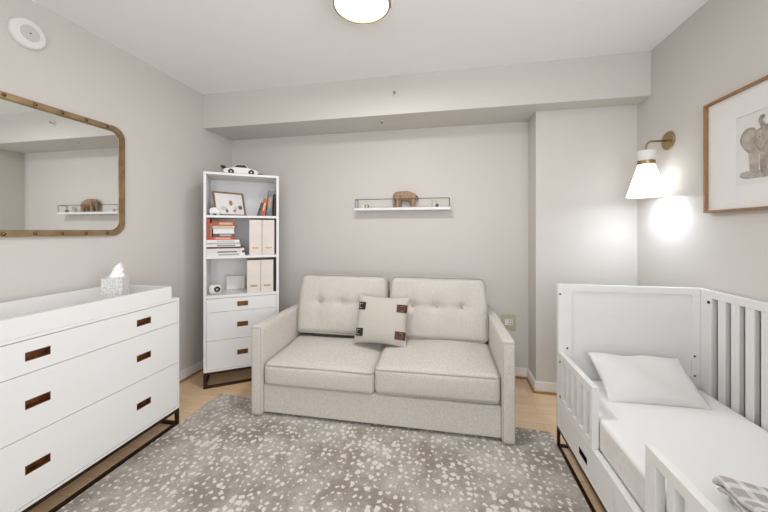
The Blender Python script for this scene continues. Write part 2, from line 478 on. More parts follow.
def baseboard(name, x0, x1, y0, y1, sx0, sx1, sy0, sy1):
    o = nbm(); box(o, x0, x1, y0, y1, .0, .092); s = struct(name, o, M['trim'], bevel=.003)
    q = nbm(); box(q, sx0, sx1, sy0, sy1, 0, .018); obj('shoe_moulding', q, M['shoe'], s, bevel=.004)
t = .013; u = .026
baseboard('baseboard_left', LX, LX + t, NY, BY - t, LX + t, LX + u, NY, BY - u)
baseboard('baseboard_back', LX + t, CX - t, BY - t, BY, LX + u, CX - u, BY - u, BY - t)
baseboard('baseboard_return', CX - t, CX, CY - t, BY - t, CX - u, CX - t, CY - u, BY - t)
baseboard('baseboard_column', CX, RX - t, CY - t, CY, CX - t, RX - u, CY - u, CY - t)
baseboard('baseboard_right', RX - t, RX, NY, CY - t, RX - u, RX - t, NY, CY - u)

# ------------------------------------------------------------------ rug
def make_rug():
    b = nbm()
    x0, x1, y0, y1 = -1.826, 0.655, -0.75, 2.28
    nx, ny = 60, 72
    g = [[None] * (ny + 1) for _ in range(nx + 1)]
    for i in range(nx + 1):
        for j in range(ny + 1):
            y = y0 + (y1 - y0) * j / ny; xr = .664 + .0105 * max(0, 2.16 - y); x = x0 + (xr - x0) * i / nx
            # slightly wavering edges
            if j == ny: y += .010 * math.sin(x * 5.0) - .006
            if j in (ny, 0) or i in (0, nx): pass
            g[i][j] = b.verts.new((x, y, 0.011))
    for i in range(nx):
        for j in range(ny):
            b.faces.new((g[i][j], g[i + 1][j], g[i + 1][j + 1], g[i][j + 1]))
    ret = bmesh.ops.extrude_face_region(b, geom=list(b.faces))
    for v in ret['geom']:
        if isinstance(v, bmesh.types.BMVert): v.co.z = 0.001
    return tag(obj('area_rug', b, M['rug']), 'large taupe rug with cream antelope-like spots on the wooden floor', 'rug')
make_rug()

# ------------------------------------------------------------------ dresser
def pull(parent, axis, c, w, h, depth, m, face):
    """recessed pocket pull: five thin walls forming an open tray sunk behind the front; face = coordinate of the front plane, depth goes inwards (signed)"""
    b = nbm(); t = .0035
    u0, u1, v0, v1 = c[0] - w / 2, c[0] + w / 2, c[1] - h / 2, c[1] + h / 2
    d0, d1 = sorted((face, face + depth)); back = (face + depth - math.copysign(t, depth), face + depth); back = sorted(back)
    def bx(a0, a1, ua, ub, va, vb):
        if axis == 'x': box(b, a0, a1, ua, ub, va, vb)
        else: box(b, ua, ub, a0, a1, va, vb)
    bx(d0, d1, u0, u0 + t, v0, v1); bx(d0, d1, u1 - t, u1, v0, v1)
    bx(d0, d1, u0, u1, v0, v0 + t); bx(d0, d1, u0, u1, v1 - t, v1)
    bx(back[0], back[1], u0, u1, v0, v1)
    return obj('handle', b, m, parent)

def base_frame(parent, x0, x1, y0, y1, h, r=.02, m=None):
    b = nbm()
    for x in (x0, x1 - r):
        for y in (y0, y1 - r):
            box(b, x, x + r, y, y + r, 0, h)
    for z in (0, h - r):
        box(b, x0 + r, x1 - r, y0, y0 + r, z, z + r); box(b, x0 + r, x1 - r, y1 - r, y1, z, z + r)
        box(b, x0, x0 + r, y0 + r, y1 - r, z, z + r); box(b, x1 - r, x1, y0 + r, y1 - r, z, z + r)
    return obj('base_frame', b, m or M['bronze'], parent, bevel=.0015)

DX0, DX1, DY0, DY1 = -2.305, -1.832, .832, 1.872
d = thing('dresser', 'low white three-drawer dresser with brass pocket pulls below the mirror', 'dresser', (DX1, (DY0 + DY1) / 2, 0))
hw = (DY1 - DY0) / 2
b = nbm()
th = .014
box(b, -(DX1 - DX0), 0, -hw, hw, .863, .880)                      # top
box(b, -(DX1 - DX0), 0, -hw, -hw + th, .116, .863)                 # ends
box(b, -(DX1 - DX0), 0, hw - th, hw, .116, .863)
box(b, -(DX1 - DX0), 0, -hw + th, hw - th, .116, .130)             # bottom
box(b, -(DX1 - DX0), -(DX1 - DX0) + .01, -hw + th, hw - th, .130, .863)
for z in (.7115, .434): box(b, -.42, -.03, -hw + th, hw - th, z - .006, z + .006)
obj('case', b, M['white'], d, bevel=.001)
for z0, z1 in ((.134, .4325), (.4355, .7100), (.7130, .8600)):
    b = nbm(); zc = (z0 + z1) / 2
    hs = [(-.252, zc + .0), (.26, zc + .0)]
    w, h = .092, .040
    panel_holes(b, 'x', -.0185, -.0005, -hw + th + .002, hw - th - .002, z0, z1, [(c - w / 2, c + w / 2, z - h / 2, z + h / 2) for c, z in hs])
    dr = obj('drawer', b, M['white'], d)
    for c, z in hs: pull(dr, 'x', (c, z), w, h, -.030, M['brass'], -.0005)
base_frame(d, -(DX1 - DX0), 0, -hw, hw, .116, .02)

# changing tray on the dresser
t = thing('changing_tray', 'white open changing tray lying on top of the dresser', 'tray', (-2.07, 1.352, .8805))
b = nbm()
for x in (-.235, .217): box(b, x, x + .018, -.46, .46, 0, .088)
for y in (-.46, .442): box(b, -.217, .217, y, y + .018, 0, .088)
obj('rim', b, M['white'], t, bevel=.0015)
b = nbm(); box(b, -.217, .217, -.442, .442, 0, .008); obj('bottom_panel', b, M['white'], t)

# tissue box
t = thing('tissue_box', 'patterned grey and white cube tissue box standing in the changing tray', 'tissue box', (-2.035, 1.600, .8887), R(32))
b = nbm(); box(b, -.053, .053, -.053, .053, 0, .168); obj('box', b, M['tissuebox'], t, bevel=.003)
b = nbm(); rings = []
for j in range(13):
    h = j / 12; row = []
    for k in range(36):
        a = 2 * PI * k / 36
        fold = 1 + .30 * math.sin(3 * a + 4 * h) + .16 * math.sin(5 * a - 3 * h)
        rr = (.030 * (1 - h) ** .6 + .004) * fold
        z = .166 + .068 * h + .020 * h * math.sin(2 * a + .6) - .010 * h * math.cos(3 * a)
        row.append(b.verts.new((rr * math.cos(a) + .034 * h * h, rr * .62 * math.sin(a) - .004 + .010 * h, z)))
    rings.append(row)
for A, B in zip(rings, rings[1:]):
    for k in range(36): b.faces.new((A[k], A[(k + 1) % 36], B[(k + 1) % 36], B[k]))
b.faces.new(rings[-1])
obj('tissue', b, M['tissue'], t, smooth=True)

# ------------------------------------------------------------------ mirror
t = thing('wall_mirror', 'wide rounded rectangular mirror in a riveted brass frame above the dresser', 'mirror', (LX + .001, 1.344, 1.698))
MW, MH = .542, .386
def rrect(hw, hh, r, n=10):
    pts = []
    for cx, cy, a0 in ((hw - r, hh - r, 0), (-hw + r, hh - r, 90), (-hw + r, -hh + r, 180), (hw - r, -hh + r, 270)):
        for k in range(n + 1):
            a = R(a0 + 90 * k / n); pts.append((cx + r * math.cos(a), cy + r * math.sin(a)))
    return pts
def ring_strip(bm, loops):
    """loops: list of (pts2d, x) consecutive; closed sweep"""
    vs = [[bm.verts.new((x, p[0], p[1])) for p in pts] for pts, x in loops]
    n = len(vs[0])
    for a, c in zip(vs, vs[1:] + [vs[0]]):
        for k in range(n): bm.faces.new((a[k], a[(k + 1) % n], c[(k + 1) % n], c[k]))
b = nbm()
o_, i1, i2 = rrect(MW, MH, .085), rrect(MW - .032, MH - .032, .062), rrect(MW - .038, MH - .038, .056)
ring_strip(b, [(o_, 0), (o_, .024), (i1, .024), (i1, .017), (i2, .017), (i2, 0)])
obj('frame', b, M['mframe'], t)
b = nbm()
pts = rrect(MW - .038, MH - .038, .056)
prism(b, pts, 'x', .006, .012); obj('mirror_glass', b, M['mirror'], t)
for k in range(9):
    y = .419 - .130 * k
    if abs(y) > .47: continue
    for z in (MH - .017, -MH + .017):
        b = nbm(); ellipsoid(b, (.024, y, z), (.007, .0095, .0095), seg=16); obj('rivet', b, M['rivet'], t, smooth=True)

# round detector on the left wall
t = thing('smoke_detector', 'white round smoke detector mounted high on the left wall above the mirror', 'smoke detector', (LX + .001, 1.347, 2.455))
rot = Matrix.Rotation(PI / 2, 4, 'Y')
b = nbm(); lathe(b, [(.080, 0), (.080, .018), (.074, .028), (.045, .032)], mt=rot); obj('housing', b, M['plastic'], t, bevel=.001)
b = nbm(); lathe(b, [(.044, .032), (.042, .0345), (.004, .0345)], mt=rot); obj('sensor_cover', b, M['plasticgrey'], t)
b = nbm(); lathe(b, [(.0045, .034), (.0035, .036), (.001, .036)], seg=12, mt=rot); obj('button', b, M['dark'], t)

# ------------------------------------------------------------------ bookcase (local x along the front, y backwards)
BKA = R(34.5)
bk = thing('bookcase', 'tall white bookcase with three shelves and drawers set diagonally in the corner', 'bookcase', (-2.021, 2.323, 0), BKA)
BM = bk.matrix_basis.copy() if False else Matrix.Translation((-2.021, 2.323, 0)) @ Matrix.Rotation(BKA, 4, 'Z')
X0, X1, BD, BH = -.010, .598, .345, 1.848
b = nbm(); th = .021
box(b, X0, X0 + th, 0, BD, .135, BH - th); box(b, X1 - th, X1, 0, BD, .135, BH - th)
box(b, X0, X1, 0, BD, BH - th, BH)
box(b, X0 + th, X1 - th, 0, BD, .135, .150)
box(b, X0 + th, X1 - th, BD - .01, BD, .150, BH - th)
box(b, X0 + th, X1 - th, .001, BD - .01, .762, .786)
obj('case', b, M['white'], bk, bevel=.001)
for z in (1.478, 1.123):
    b = nbm(); box(b, X0 + th, X1 - th, .006, BD - .01, z - .021, z); obj('shelf', b, M['white'], bk, bevel=.001)
for z0, z1 in ((.153, .400), (.403, .642), (.645, .759)):
    b = nbm(); zc = (z0 + z1) / 2; xc = (X0 + X1) / 2
    w, h = .088, .042
    panel_holes(b, 'y', .001, .019, X0 + th + .002, X1 - th - .002, z0, z1, [(xc - w / 2, xc + w / 2, zc - h / 2, zc + h / 2)])
    dr = obj('drawer', b, M['white'], bk)
    pull(dr, 'y', (xc, zc), w, h, .028, M['brass'], .001)
base_frame(bk, X0, X1, 0, BD, .135, .02)

def on_bk(x, y, z): return BM @ Vector((x, y, z))

# toy car on top
p = on_bk(.283, .115, BH)
t = thing('toy_race_car', 'white toy race car with black windows on top of the bookcase', 'toy car', p, BKA)
b = nbm()
prof = [(-.145, .018), (-.145, .046), (-.105, .056), (-.075, .062), (-.035, .090), (.034, .092), (.066, .060), (.118, .050), (.140, .034), (.142, .016), (.115, .010), (-.12, .010)]
prism(b, prof, 'y', -.052, .052)
obj('car_body', b, M['plastic'], t, bevel=.006, seg=3)
for sgn in (-1, 1):
    b = nbm(); y = sgn * .0525
    prism(b, [(-.062, .064), (-.034, .0855), (.030, .0875), (.052, .064)], 'y', y - .001, y + .001); obj('side_window', b, M['black'], t)
b = nbm(); prism(b, [(.037, .0915), (.064, .063), (.066, .0645), (.040, .0935)], 'y', -.042, .042); obj('windscreen', b, M['black'], t)
for x in (-.085, .082):
    for sgn in (-1, 1):
        b = nbm(); cyl(b, (x, sgn * .040, .0245), (x, sgn * .057, .0245), .0245, seg=24); w = obj('wheel', b, M['black'], t, bevel=.003)
        b = nbm(); cyl(b, (x, sgn * .0565, .0245), (x, sgn * .0580, .0245), .007, seg=16); obj('hub', b, M['plasticgrey'], w)
b = nbm(); box(b, -.168, -.132, -.055, .055, .062, .074); box(b, -.150, -.140, -.03, -.025, .04, .066); box(b, -.150, -.140, .025, .03, .04, .066)
obj('spoiler', b, M['black'], t, bevel=.002)
b = nbm(); box(b, .132, .182, -.05, .05, .012, .019); obj('front_splitter', b, M['black'], t, bevel=.002)

# framed picture on the upper shelf
Z1, Z2, Z3 = 1.478, 1.123, .786
ang = R(27)
mtp = Matrix.Translation(on_bk(.075, .070, Z1 + .001)) @ Matrix.Rotation(BKA + ang, 4, 'Z') @ Matrix.Rotation(R(-17), 4, 'X')
t = thing('framed_picture', 'small wood framed animal picture leaning back on the top bookcase shelf', 'picture')
t.matrix_basis = mtp
fw, fh = .275, .228
b = nbm(); panel_holes(b, 'y', -.006, .008, 0, fw, 0, fh, [(.013, fw - .013, .013, fh - .013)]); obj('frame', b, M['smallframe'], t, bevel=.001)
b = nbm(); box(b, .012, fw - .012, .003, .006, .012, fh - .012); pp = obj('picture', b, M['paper'], t)
def drawn(poly, m, nm, y=.0028):
    b = nbm(); prism(b, poly, 'y', y - .0004, y); obj(nm, b, m, pp)
def disc(cx, cz, rx, rz, n=18): return [(cx + rx * math.cos(2 * PI * k / n), cz + rz * math.sin(2 * PI * k / n)) for k in range(n)]
drawn(disc(.150, .125, .017, .026), M['tan'], 'drawing')
drawn(disc(.078, .072, .026, .020), M['plasticgrey'], 'drawing')
drawn(disc(.106, .048, .012, .018), M['ink'], 'drawing', .0026)
drawn(disc(.186, .072, .018, .026), M['plasticgrey'], 'drawing')
drawn(disc(.176, .050, .014, .016), M['pink'], 'drawing', .0026)
drawn(disc(.232, .085, .020, .020), M['ink'], 'drawing')

# little white toy van before the picture
t = thing('toy_van', 'small rounded white toy standing before the framed picture in the bookcase', 'toy', on_bk(.074, .036, Z1 + .0005), BKA)
b = nbm(); prism(b, [(-.041, .014), (-.041, .050), (-.030, .062), (.004, .070), (.018, .060), (.024, .046), (.040, .040), (.042, .014)], 'y', -.020, .020)
obj('toy_body', b, M['plastic'], t, bevel=.006, seg=3)
for x in (-.024, .024):
    for s in (-1, 1):
        b = nbm(); cyl(b, (x, s * .014, .011), (x, s * .022, .011), .011, seg=18); obj('wheel', b, M['plasticgrey'], t, bevel=.001)

# books
def bookmat(name, c, c2=None):
    return mat(name, c, .6, var=c2, vscale=35) if c2 else mat(name, c, .6)
def book(label, x, y, z, w, dp, h, c, c2=None, tilt=0, group=None, pages=True, title=None):
    """spine towards -y; w across, dp deep, h tall; pivot at the bottom right corner so that it can lean to the right"""
    nm = 'book'
    t = thing(nm, label, 'book', group=group)
    t.matrix_basis = Matrix.Translation(on_bk(x, y, z)) @ Matrix.Rotation(BKA, 4, 'Z') @ Matrix.Rotation(R(tilt), 4, 'Y')
    m = bookmat(nm + '_cover', c, c2); e = .002
    b = nbm()
    box(b, -w, -w + e, 0, dp, 0, h); box(b, -e, 0, 0, dp, 0, h); box(b, -w + e, -e, 0, e, 0, h)
    obj('cover', b, m, t)
    b = nbm(); box(b, -w + e, -e, e, dp - .004, .003, h - .003); obj('pages', b, M['paper'], t)
    if title:
        b = nbm(); box(b, -w * .72, -w * .28, -.0006, 0, h * .3, h * .75); obj('spine_title', b, bookmat('title', title), t)
    return t
GT = 'books leaning at the right of the top shelf'
def lean(x, h, w, tilt): return x
book('thin black and green book leaning on the left of the orange book', .432, .03, Z1, .022, .12, .125, (40, 44, 42), (96, 104, 92), 17, GT)
book('orange book leaning between black book and taller grey picture book', .473, .03, Z1, .032, .13, .160, (208, 104, 62), (186, 84, 48), 11, GT, title=(230, 190, 150))
book('tall grey blue picture book leaning on the top bookcase shelf', .531, .03, Z1, .042, .17, .232, (136, 148, 156), (92, 98, 104), 6, GT, title=(196, 158, 120))
book('dark reddish brown book upright against the right side of the top shelf', .5745, .03, Z1, .020, .16, .205, (92, 52, 40), (48, 38, 36), 0.3, GT)

def flat(label, x0, x1, z, h, dp, c, c2=None, y=.012, group='books in the stack on the middle shelf', title=None):
    t = thing('book', label, 'book', on_bk(x0, y, z), BKA, group)
    m = bookmat('flat_cover', c, c2); e = min(.002, h * .2); w = x1 - x0
    b = nbm(); box(b, 0, w, 0, dp, 0, e); box(b, 0, w, 0, dp, h - e, h); box(b, 0, w, 0, e, e, h - e); obj('cover', b, m, t)
    b = nbm(); box(b, .003, w - .003, e, dp - .004, e, h - e); obj('pages', b, M['paper'], t)
    if title:
        b = nbm(); box(b, w * .3, w * .85, -.0006, 0, h * .25, h * .75); obj('spine_title', b, bookmat('title', title), t)
z = Z2 + .0004
stack = [
    ('white picture book at the bottom of the flat book stack', .012, .312, .022, .26, (232, 230, 228), None, (170, 168, 168)),
    ('white book with dark grey title second from the bottom of the stack', .012, .290, .018, .25, (226, 224, 222), None, (84, 82, 84)),
    ('cream white wide book third from the bottom of the flat stack', .012, .306, .017, .25, (228, 224, 216), None, None),
    ('thin maroon book low in the flat book stack', .012, .272, .013, .23, (124, 62, 66), (94, 48, 54), None),
    ('white book just above the thin maroon book in the flat stack', .012, .275, .019, .23, (234, 232, 230), None, (150, 142, 136)),
    ('thin pale blue grey book in the middle of the flat stack', .012, .266, .011, .23, (176, 184, 188), None, None),
    ('white book with faint lettering under the coral red book', .012, .269, .022, .22, (238, 236, 234), None, (206, 196, 190)),
    ('coral red book topping the wide part of the flat stack', .012, .229, .023, .20, (208, 92, 76), (192, 76, 62), (232, 170, 156)),
]
for lab, x0, x1, h, dp, c, c2, ti in stack:
    h *= 1.13
    flat(lab, x0, x1, z, h, dp, c, c2, title=ti); z += h + .0005
ztop = z
book('upright orange red book standing on the left of the flat stack',   .036, .02, ztop, .022, .14, .156, (204, 98, 66), (184, 80, 52), 0, 'books in the stack on the middle shelf')
book('thin upright taupe book beside the orange red upright book', .050, .02, ztop, .010, .13, .118, (176, 158, 146), None, 0, 'books in the stack on the middle shelf')
for lab, x0, x1, h, dp, c, c2, ti in [
    ('dark grey thick book on the coral red book', .062, .229, .023, .15, (72, 72, 74), (110, 108, 104), (190, 186, 180)),
    ('white thick book with black mark in the upper stack', .062, .224, .036, .15, (236, 233, 230), None, None),
    ('beige book under the topmost orange brown book', .056, .229, .024, .15, (206, 194, 178), None, None),
    ('orange brown book lying topmost on the flat book stack', .052, .240, .034, .16, (190, 102, 68), (166, 82, 50), (222, 176, 140))]:
    h *= 1.13
    flat(lab, x0, x1, z, h, dp, c, c2, title=ti); z += h + .0005

# magazine files
def magfile(label, x, z, w, h, lz):
    t = thing('magazine_file', label, 'magazine file', on_bk(x, .012, z + .0005), BKA, 'cream magazine files in the bookcase')
    b = nbm(); e = .004; dp = .25
    box(b, -w / 2, w / 2, 0, e, 0, h); box(b, -w / 2, w / 2, dp - e, dp, 0, h)
    prism(b, [(e, e), (dp - e, e), (dp - e, h), (e, h)], 'x', -w / 2, -w / 2 + e)
    prism(b, [(e, e), (dp - e, e), (dp - e, h), (e, h)], 'x', w / 2 - e, w / 2)
    box(b, -w / 2, w / 2, e, dp - e, 0, e)
    box(b, -w / 2 + e, w / 2 - e, e, dp - e, h - .02, h - .016)
    obj('file_body', b, M['cream'], t, bevel=.0012)
    b = nbm()
    n = 20; pts = [(.031 * math.cos(PI + PI * k / n), lz + .010 * math.sin(PI + PI * k / n) * 0.9) for k in range(n + 1)]
    pts = [(-.031, lz + .008)] + pts + [(.031, lz + .008)]
    prism(b, pts, 'y', -.003, .0); obj('label_holder', b, M['gold'], t, bevel=.0008)
magfile('left cream magazine file on the middle bookcase shelf', .400, Z2, .104, .318, .066)
magfile('right cream magazine file on the middle bookcase shelf', .508, Z2, .104, .318, .066)
magfile('left cream magazine file above the top bookcase drawer', .386, Z3, .112, .292, .062)
magfile('right cream magazine file above the top bookcase drawer', .498, Z3, .106, .292, .062)
book('thin black book upright at the right end above the drawers', .571, .02, Z3, .016, .2, .30, (40, 36, 34), None, 0)

# baby monitor camera
t = thing('baby_monitor', 'white rounded camera with black lens standing on the lowest bookcase shelf', 'baby monitor', on_bk(.072, .085, Z3 + .0005), BKA)
b = nbm(); rbox(b, .100, .07, .082, .028, (0, .004, 0), cuts=8, mt=Matrix.Translation((0, 0, .043))); obj('camera_body', b, M['plastic'], t, smooth=True)
b = nbm(); cyl(b, (.018, -.030, .046), (.018, -.041, .046), .0245, seg=28); ln = obj('lens', b, M['black'], t, bevel=.002)
b = nbm(); cyl(b, (.018, -.041, .046), (.018, -.0425, .046), .010, seg=20); obj('lens_glass', b, M['chrome'], ln)
# white box behind
t = thing('white_box', 'flat white box with a small dot against the lowest shelf back', 'box', on_bk(.222, .290, Z3 + .0005), BKA)
b = nbm(); box(b, -.075, .085, -.018, .018, 0, .125); obj('box_body', b, M['plastic'], t, bevel=.003)
b = nbm(); cyl(b, (-.008, -.018, .055), (-.008, -.0192, .055), .005, seg=14); obj('dot', b, M['plasticgrey'], t)
b = nbm(); box(b, -.075, .005, -.017, .017, .125, .130); obj('lid', b, M['plasticgrey'], t)

# ------------------------------------------------------------------ sofa
SO = Matrix.Translation((-.49, 2.06, 0)) @ Matrix.Rotation(R(1.1), 4, 'Z')
sf = thing('sofa', 'cream linen two-seat sofa with slim track arms against the back wall', 'sofa', (-.49, 2.06, 0), R(1.1))
IN, OUT, SD = .822, .902, .93
b = nbm(); box(b, -IN, IN, .028, .80, .030, .235); box(b, -IN, IN, .78, SD - .01, .030, .80)
obj('frame', b, M['sofa'], sf, bevel=.012, seg=3)
for s in (-1, 1):
    b = nbm(); rbox(b, OUT - IN, SD, .643, .014, (.004, .003, .003), cuts=10, mt=Matrix.Translation((s * (IN + OUT) / 2, SD / 2, .012 + .643 / 2)))
    a = obj('arm', b, M['sofa'], sf, smooth=True)
    b = nbm(); x0, x1 = sorted((s * (IN + .006), s * (OUT - .006)))
    tube(b, [(x0, .0015, .02), (x0, .0015, .648), (x1, .0015, .648), (x1, .0015, .02)], .0022, seg=6); obj('piping', b, M['piping'], a)
    b = nbm(); box(b, x0 + .01, x1 - .01, .86, .90, 0, .020); obj('foot', b, M['dark'], sf)

def piping_loop(w, d, r, z, inset=0):
    return [(x, y, z) for x, y in rrect(w / 2 - inset, d / 2 - inset, r, 6)]
def seat(xc, zb, zt, roll):
    w, dp, h = .815, .60, zt - zb
    def fn(p, s):
        # small dips and swells of a sat-on cushion
        p.z += .007 * mnoise.noise(Vector((p.x * 5 + xc * 7, p.y * 5, 1.3))) * max(0, s.z)
        return p
    mtc = Matrix.Translation((xc, .012 + dp / 2, (zb + zt) / 2)) @ Matrix.Rotation(roll, 4, 'Y') @ Matrix.Rotation(R(2.0), 4, 'X')
    b = nbm(); rbox(b, w, dp, h, .034, (.002, .012, .034), cuts=24, fn=fn, mt=mtc)
    c = obj('seat_cushion', b, M['sofa'], sf, smooth=True)
    for zz in (h / 2 - .009, -h / 2 + .009):
        b = nbm()
        pts = [mtc @ Vector((x, y - (.011 * max(0, 1 - abs(x / (w / 2)) ** 2.2) * max(0, 1 - abs(zz / (h / 2)) ** 2.2) if y < 0 else 0), zz)) for x, y in rrect(w / 2 - .004, dp / 2 - .004, .034, 6)]
        # extra points along the long sides
        full = []
        for i in range(len(pts)):
            full.append(pts[i])
        tube(b, full, .0045, seg=6, closed=True); obj('piping', b, M['piping'], c, smooth=True)
seat(-.4085, .238, .398, 0)
seat(.4085, .254, .432, R(-.5))

def backcush(xc):
    w, dp, h = .812, .17, .508
    tufts = [(-.20, .015), (0, .015), (.20, .015)]
    def fn(p, s):
        if s.y < 0.2:
            k = 0
            for tx, tz in tufts:
                q = math.hypot(p.x - tx, p.z - tz)
                k += .034 * math.exp(-(q / .030) ** 2) + .016 * math.exp(-(q / .085) ** 2)
            # soft creases between the tufts, up and sideways
            k += .013 * math.exp(-((p.z - .015) / .018) ** 2) * max(0, 1 - abs(p.x / .33) ** 4)
            for tx, tz in tufts:
                k += .010 * math.exp(-((p.x - tx) / .017) ** 2) * max(0, 1 - abs((p.z - tz) / .22) ** 2)
            p.y += k * (1 - (s.y + 1) / 1.2)
        # shoulders: the top corners drop and lean in
        if p.z > 0: p.x *= 1 - .045 * (p.z / (h / 2)) ** 2
        w_ = mnoise.noise(Vector((p.x * 6 + xc * 9, p.y * 4, p.z * 6)))
        p.y += .010 * w_; p.z += .008 * w_ * max(0, s.z)
        return p
    mtc = Matrix.Translation((xc, .66, .437 + h / 2 - .006)) @ Matrix.Rotation(R(-12), 4, 'X')
    b = nbm(); rbox(b, w, dp, h, .045, (.0, .040, .008), cuts=34, fn=fn, mt=mtc)
    c = obj('back_cushion', b, M['sofa'], sf, smooth=True)
    for y in (-dp / 2 + .010, dp / 2 - .010):
        pts = []
        for x, zz in rrect(w / 2 - .004, h / 2 - .003, .05, 8):
            if zz > 0: x *= 1 - .045 * (zz / (h / 2)) ** 2
            pts.append(mtc @ Vector((x, y, zz)))
        b = nbm(); tube(b, pts, .0045, seg=6, closed=True); obj('piping', b, M['piping'], c, smooth=True)
    for tx, tz in tufts:
        b = nbm(); ellipsoid(b, (0, 0, 0), (.011, .005, .011), seg=14)
        for v in b.verts: v.co = mtc @ (v.co + Vector((tx, -dp / 2 - .040 + .058, tz)))
        obj('button', b, M['piping'], c, smooth=True)
backcush(-.411); backcush(.411)

# throw pillow with leather tabs
def pillow_mesh(b, w, h, T, pinch=.05, n=26, mt=None, sag=None):
    """two faces meeting at a knife edge, corners drawn out"""
    front, back = {}, {}
    for i in range(n + 1):
        for j in range(n + 1):
            a = math.sin((i / n * 2 - 1) * PI / 2); c = math.sin((j / n * 2 - 1) * PI / 2)
            x = a * w / 2 * (1 - pinch * (1 - c * c) ** 1.0 * abs(a) ** 1)
            z = c * h / 2 * (1 - pinch * (1 - a * a) ** 1.0 * abs(c) ** 1)
            tk = T / 2 * (max(0, (1 - a ** 2) * (1 - c ** 2))) ** .42
            for d, s in ((front, -1), (back, 1)):
                if s == 1 and (i in (0, n) or j in (0, n)): d[i, j] = front[i, j]; continue
                p = Vector((x, s * tk, z))
                if sag: p = sag(p, a, c, s)
                d[i, j] = b.verts.new(mt @ p if mt is not None else p)
    for i in range(n):
        for j in range(n):
            for d in (front, back):
                f = (d[i, j], d[i + 1, j], d[i + 1, j + 1], d[i, j + 1])
                if len(set(f)) >= 3: b.faces.new(f)
tp = thing('throw_pillow', 'beige square throw pillow with four brown leather tabs on the sofa', 'pillow')
tp.matrix_basis = Matrix.Translation((-.520, 2.478, .629)) @ Matrix.Rotation(R(-1), 4, 'Z') @ Matrix.Rotation(R(-19), 4, 'X') @ Matrix.Rotation(R(1.5), 4, 'Y')
b = nbm(); pillow_mesh(b, .432, .388, .17, .09); obj('pillow_body', b, M['cushion'], tp, smooth=True)
def pt(a, c): # surface point on the front of the pillow
    tk = .085 * ((1 - a * a) * (1 - c * c)) ** .42
    return Vector((a * .216 * (1 - .09 * (1 - c * c) * abs(a)), -tk, c * .194 * (1 - .09 * (1 - a * a) * abs(c))))
for sx in (-1, 1):
    for c in (.50, -.56):
        a0, a1 = (.60, .99) if sx > 0 else (.62, .94)
        m = M['leather'] if sx > 0 else M['leatherdark']
        b = nbm(); n = 8; hh = .030
        g = []
        for k in range(n + 1):
            a = (a0 + (a1 - a0) * k / n) * sx
            q = pt(a, c)
            g.append([b.verts.new(q + Vector((0, -.003, s * hh))) for s in (-1, 1)])
        for k in range(n): b.faces.new((g[k][0], g[k + 1][0], g[k + 1][1], g[k][1]))
        o = obj('leather_tab', b, m, tp); sm = o.modifiers.new('solid', 'SOLIDIFY'); sm.thickness = .005; sm.offset = 0
        q = pt((a0 * .45 + a1 * .55) * sx, c)
        b = nbm(); w_, h_ = .015, .017
        tube(b, [q + Vector((x, -.0075, z)) for x, z in ((-w_, -h_), (w_, -h_), (w_, h_), (-w_, h_))], .0022, seg=6, closed=True)
        obj('buckle', b, M['gold'] if sx > 0 else M['plasticgrey'], o)

# ------------------------------------------------------------------ picture ledge with little toys
t = thing('wall_shelf', 'long narrow white wall shelf with thin bronze rail above the sofa', 'shelf', (-.44, BY - .0005, 1.540))
b = nbm(); box(b, -.461, .461, -.100, 0, 0, .026); obj('board', b, M['white'], t, bevel=.0015)
b = nbm(); r = .0035
P = [(-.452, -.004), (-.452, -.094), (.452, -.094), (.452, -.004)]
for x, y in P: cyl(b, (x, y, .026), (x, y, .108), r, seg=8)
tube(b, [(x, y, .108) for x, y in P], r, seg=8)
obj('rail', b, M['rail'], t)
ZS = 1.566
# toy elephant: one blended body facing left
t = thing('toy_elephant', 'brown plush toy elephant standing on the white wall shelf', 'toy elephant', (-.405, BY - .048, ZS + .0008))
b = nbm()
for c, r_, ro in [((.015, 0, .108), (.092, .036, .050), (0, R(8), 0)), ((-.040, 0, .112), (.060, .038, .047), (0, 0, 0)), ((-.082, 0, .112), (.038, .032, .043), (0, R(20), 0)),
                  ((-.108, 0, .080), (.017, .017, .034), (0, R(6), 0)), ((-.110, 0, .045), (.012, .012, .034), (0, 0, 0)), ((-.111, 0, .018), (.0105, .0105, .020), (0, 0, 0)),
                  ((.076, 0, .096), (.036, .033, .044), (0, R(-10), 0))]:
    ellipsoid(b, c, r_, ro)
for x, y in ((-.068, -.020), (-.056, .020), (.078, -.019), (.066, .019)):
    cyl(b, (x, y, .0), (x, y, .085), .019, .022, seg=16)
bo = obj('elephant_body', b, M['plush'], t)
rm = bo.modifiers.new('remesh', 'REMESH'); rm.mode = 'VOXEL'; rm.voxel_size = .0045; rm.use_smooth_shade = True
sm = bo.modifiers.new('smooth', 'SMOOTH'); sm.iterations = 4
for s in (-1, 1):
    b = nbm(); ellipsoid(b, (-.070, s * .036, .100), (.022, .006, .032), (0, R(-15), R(s * -14))); obj('ear', b, M['plush'], t, smooth=True)
    b = nbm(); ellipsoid(b, (-.103, s * .026, .112), (.005, .004, .005), seg=12); obj('eye', b, M['plushdark'], t, smooth=True)
b = nbm(); tube(b, [(.106, 0, .115), (.118, 0, .100), (.122, 0, .080), (.123, 0, .066)], .0045, seg=8); obj('tail', b, M['plushdark'], t, smooth=True)
def block(label, x, w, h, m, y=BY - .052, face=None):
    t = thing('toy_block', label, 'toy block', (x, y, ZS + .0006), R(4))
    b = nbm(); box(b, -w / 2, w / 2, -w / 2, w / 2, 0, h); obj('block_body', b, m, t, bevel=.002)
    if face:
        b = nbm(); box(b, -w * .3, w * .3, -w / 2 - .0008, -w / 2, h * .2, h * .8); obj('block_face', b, face, t)
block('small cream toy block near the left end of the wall shelf', -.825, .031, .033, M['toywood'])
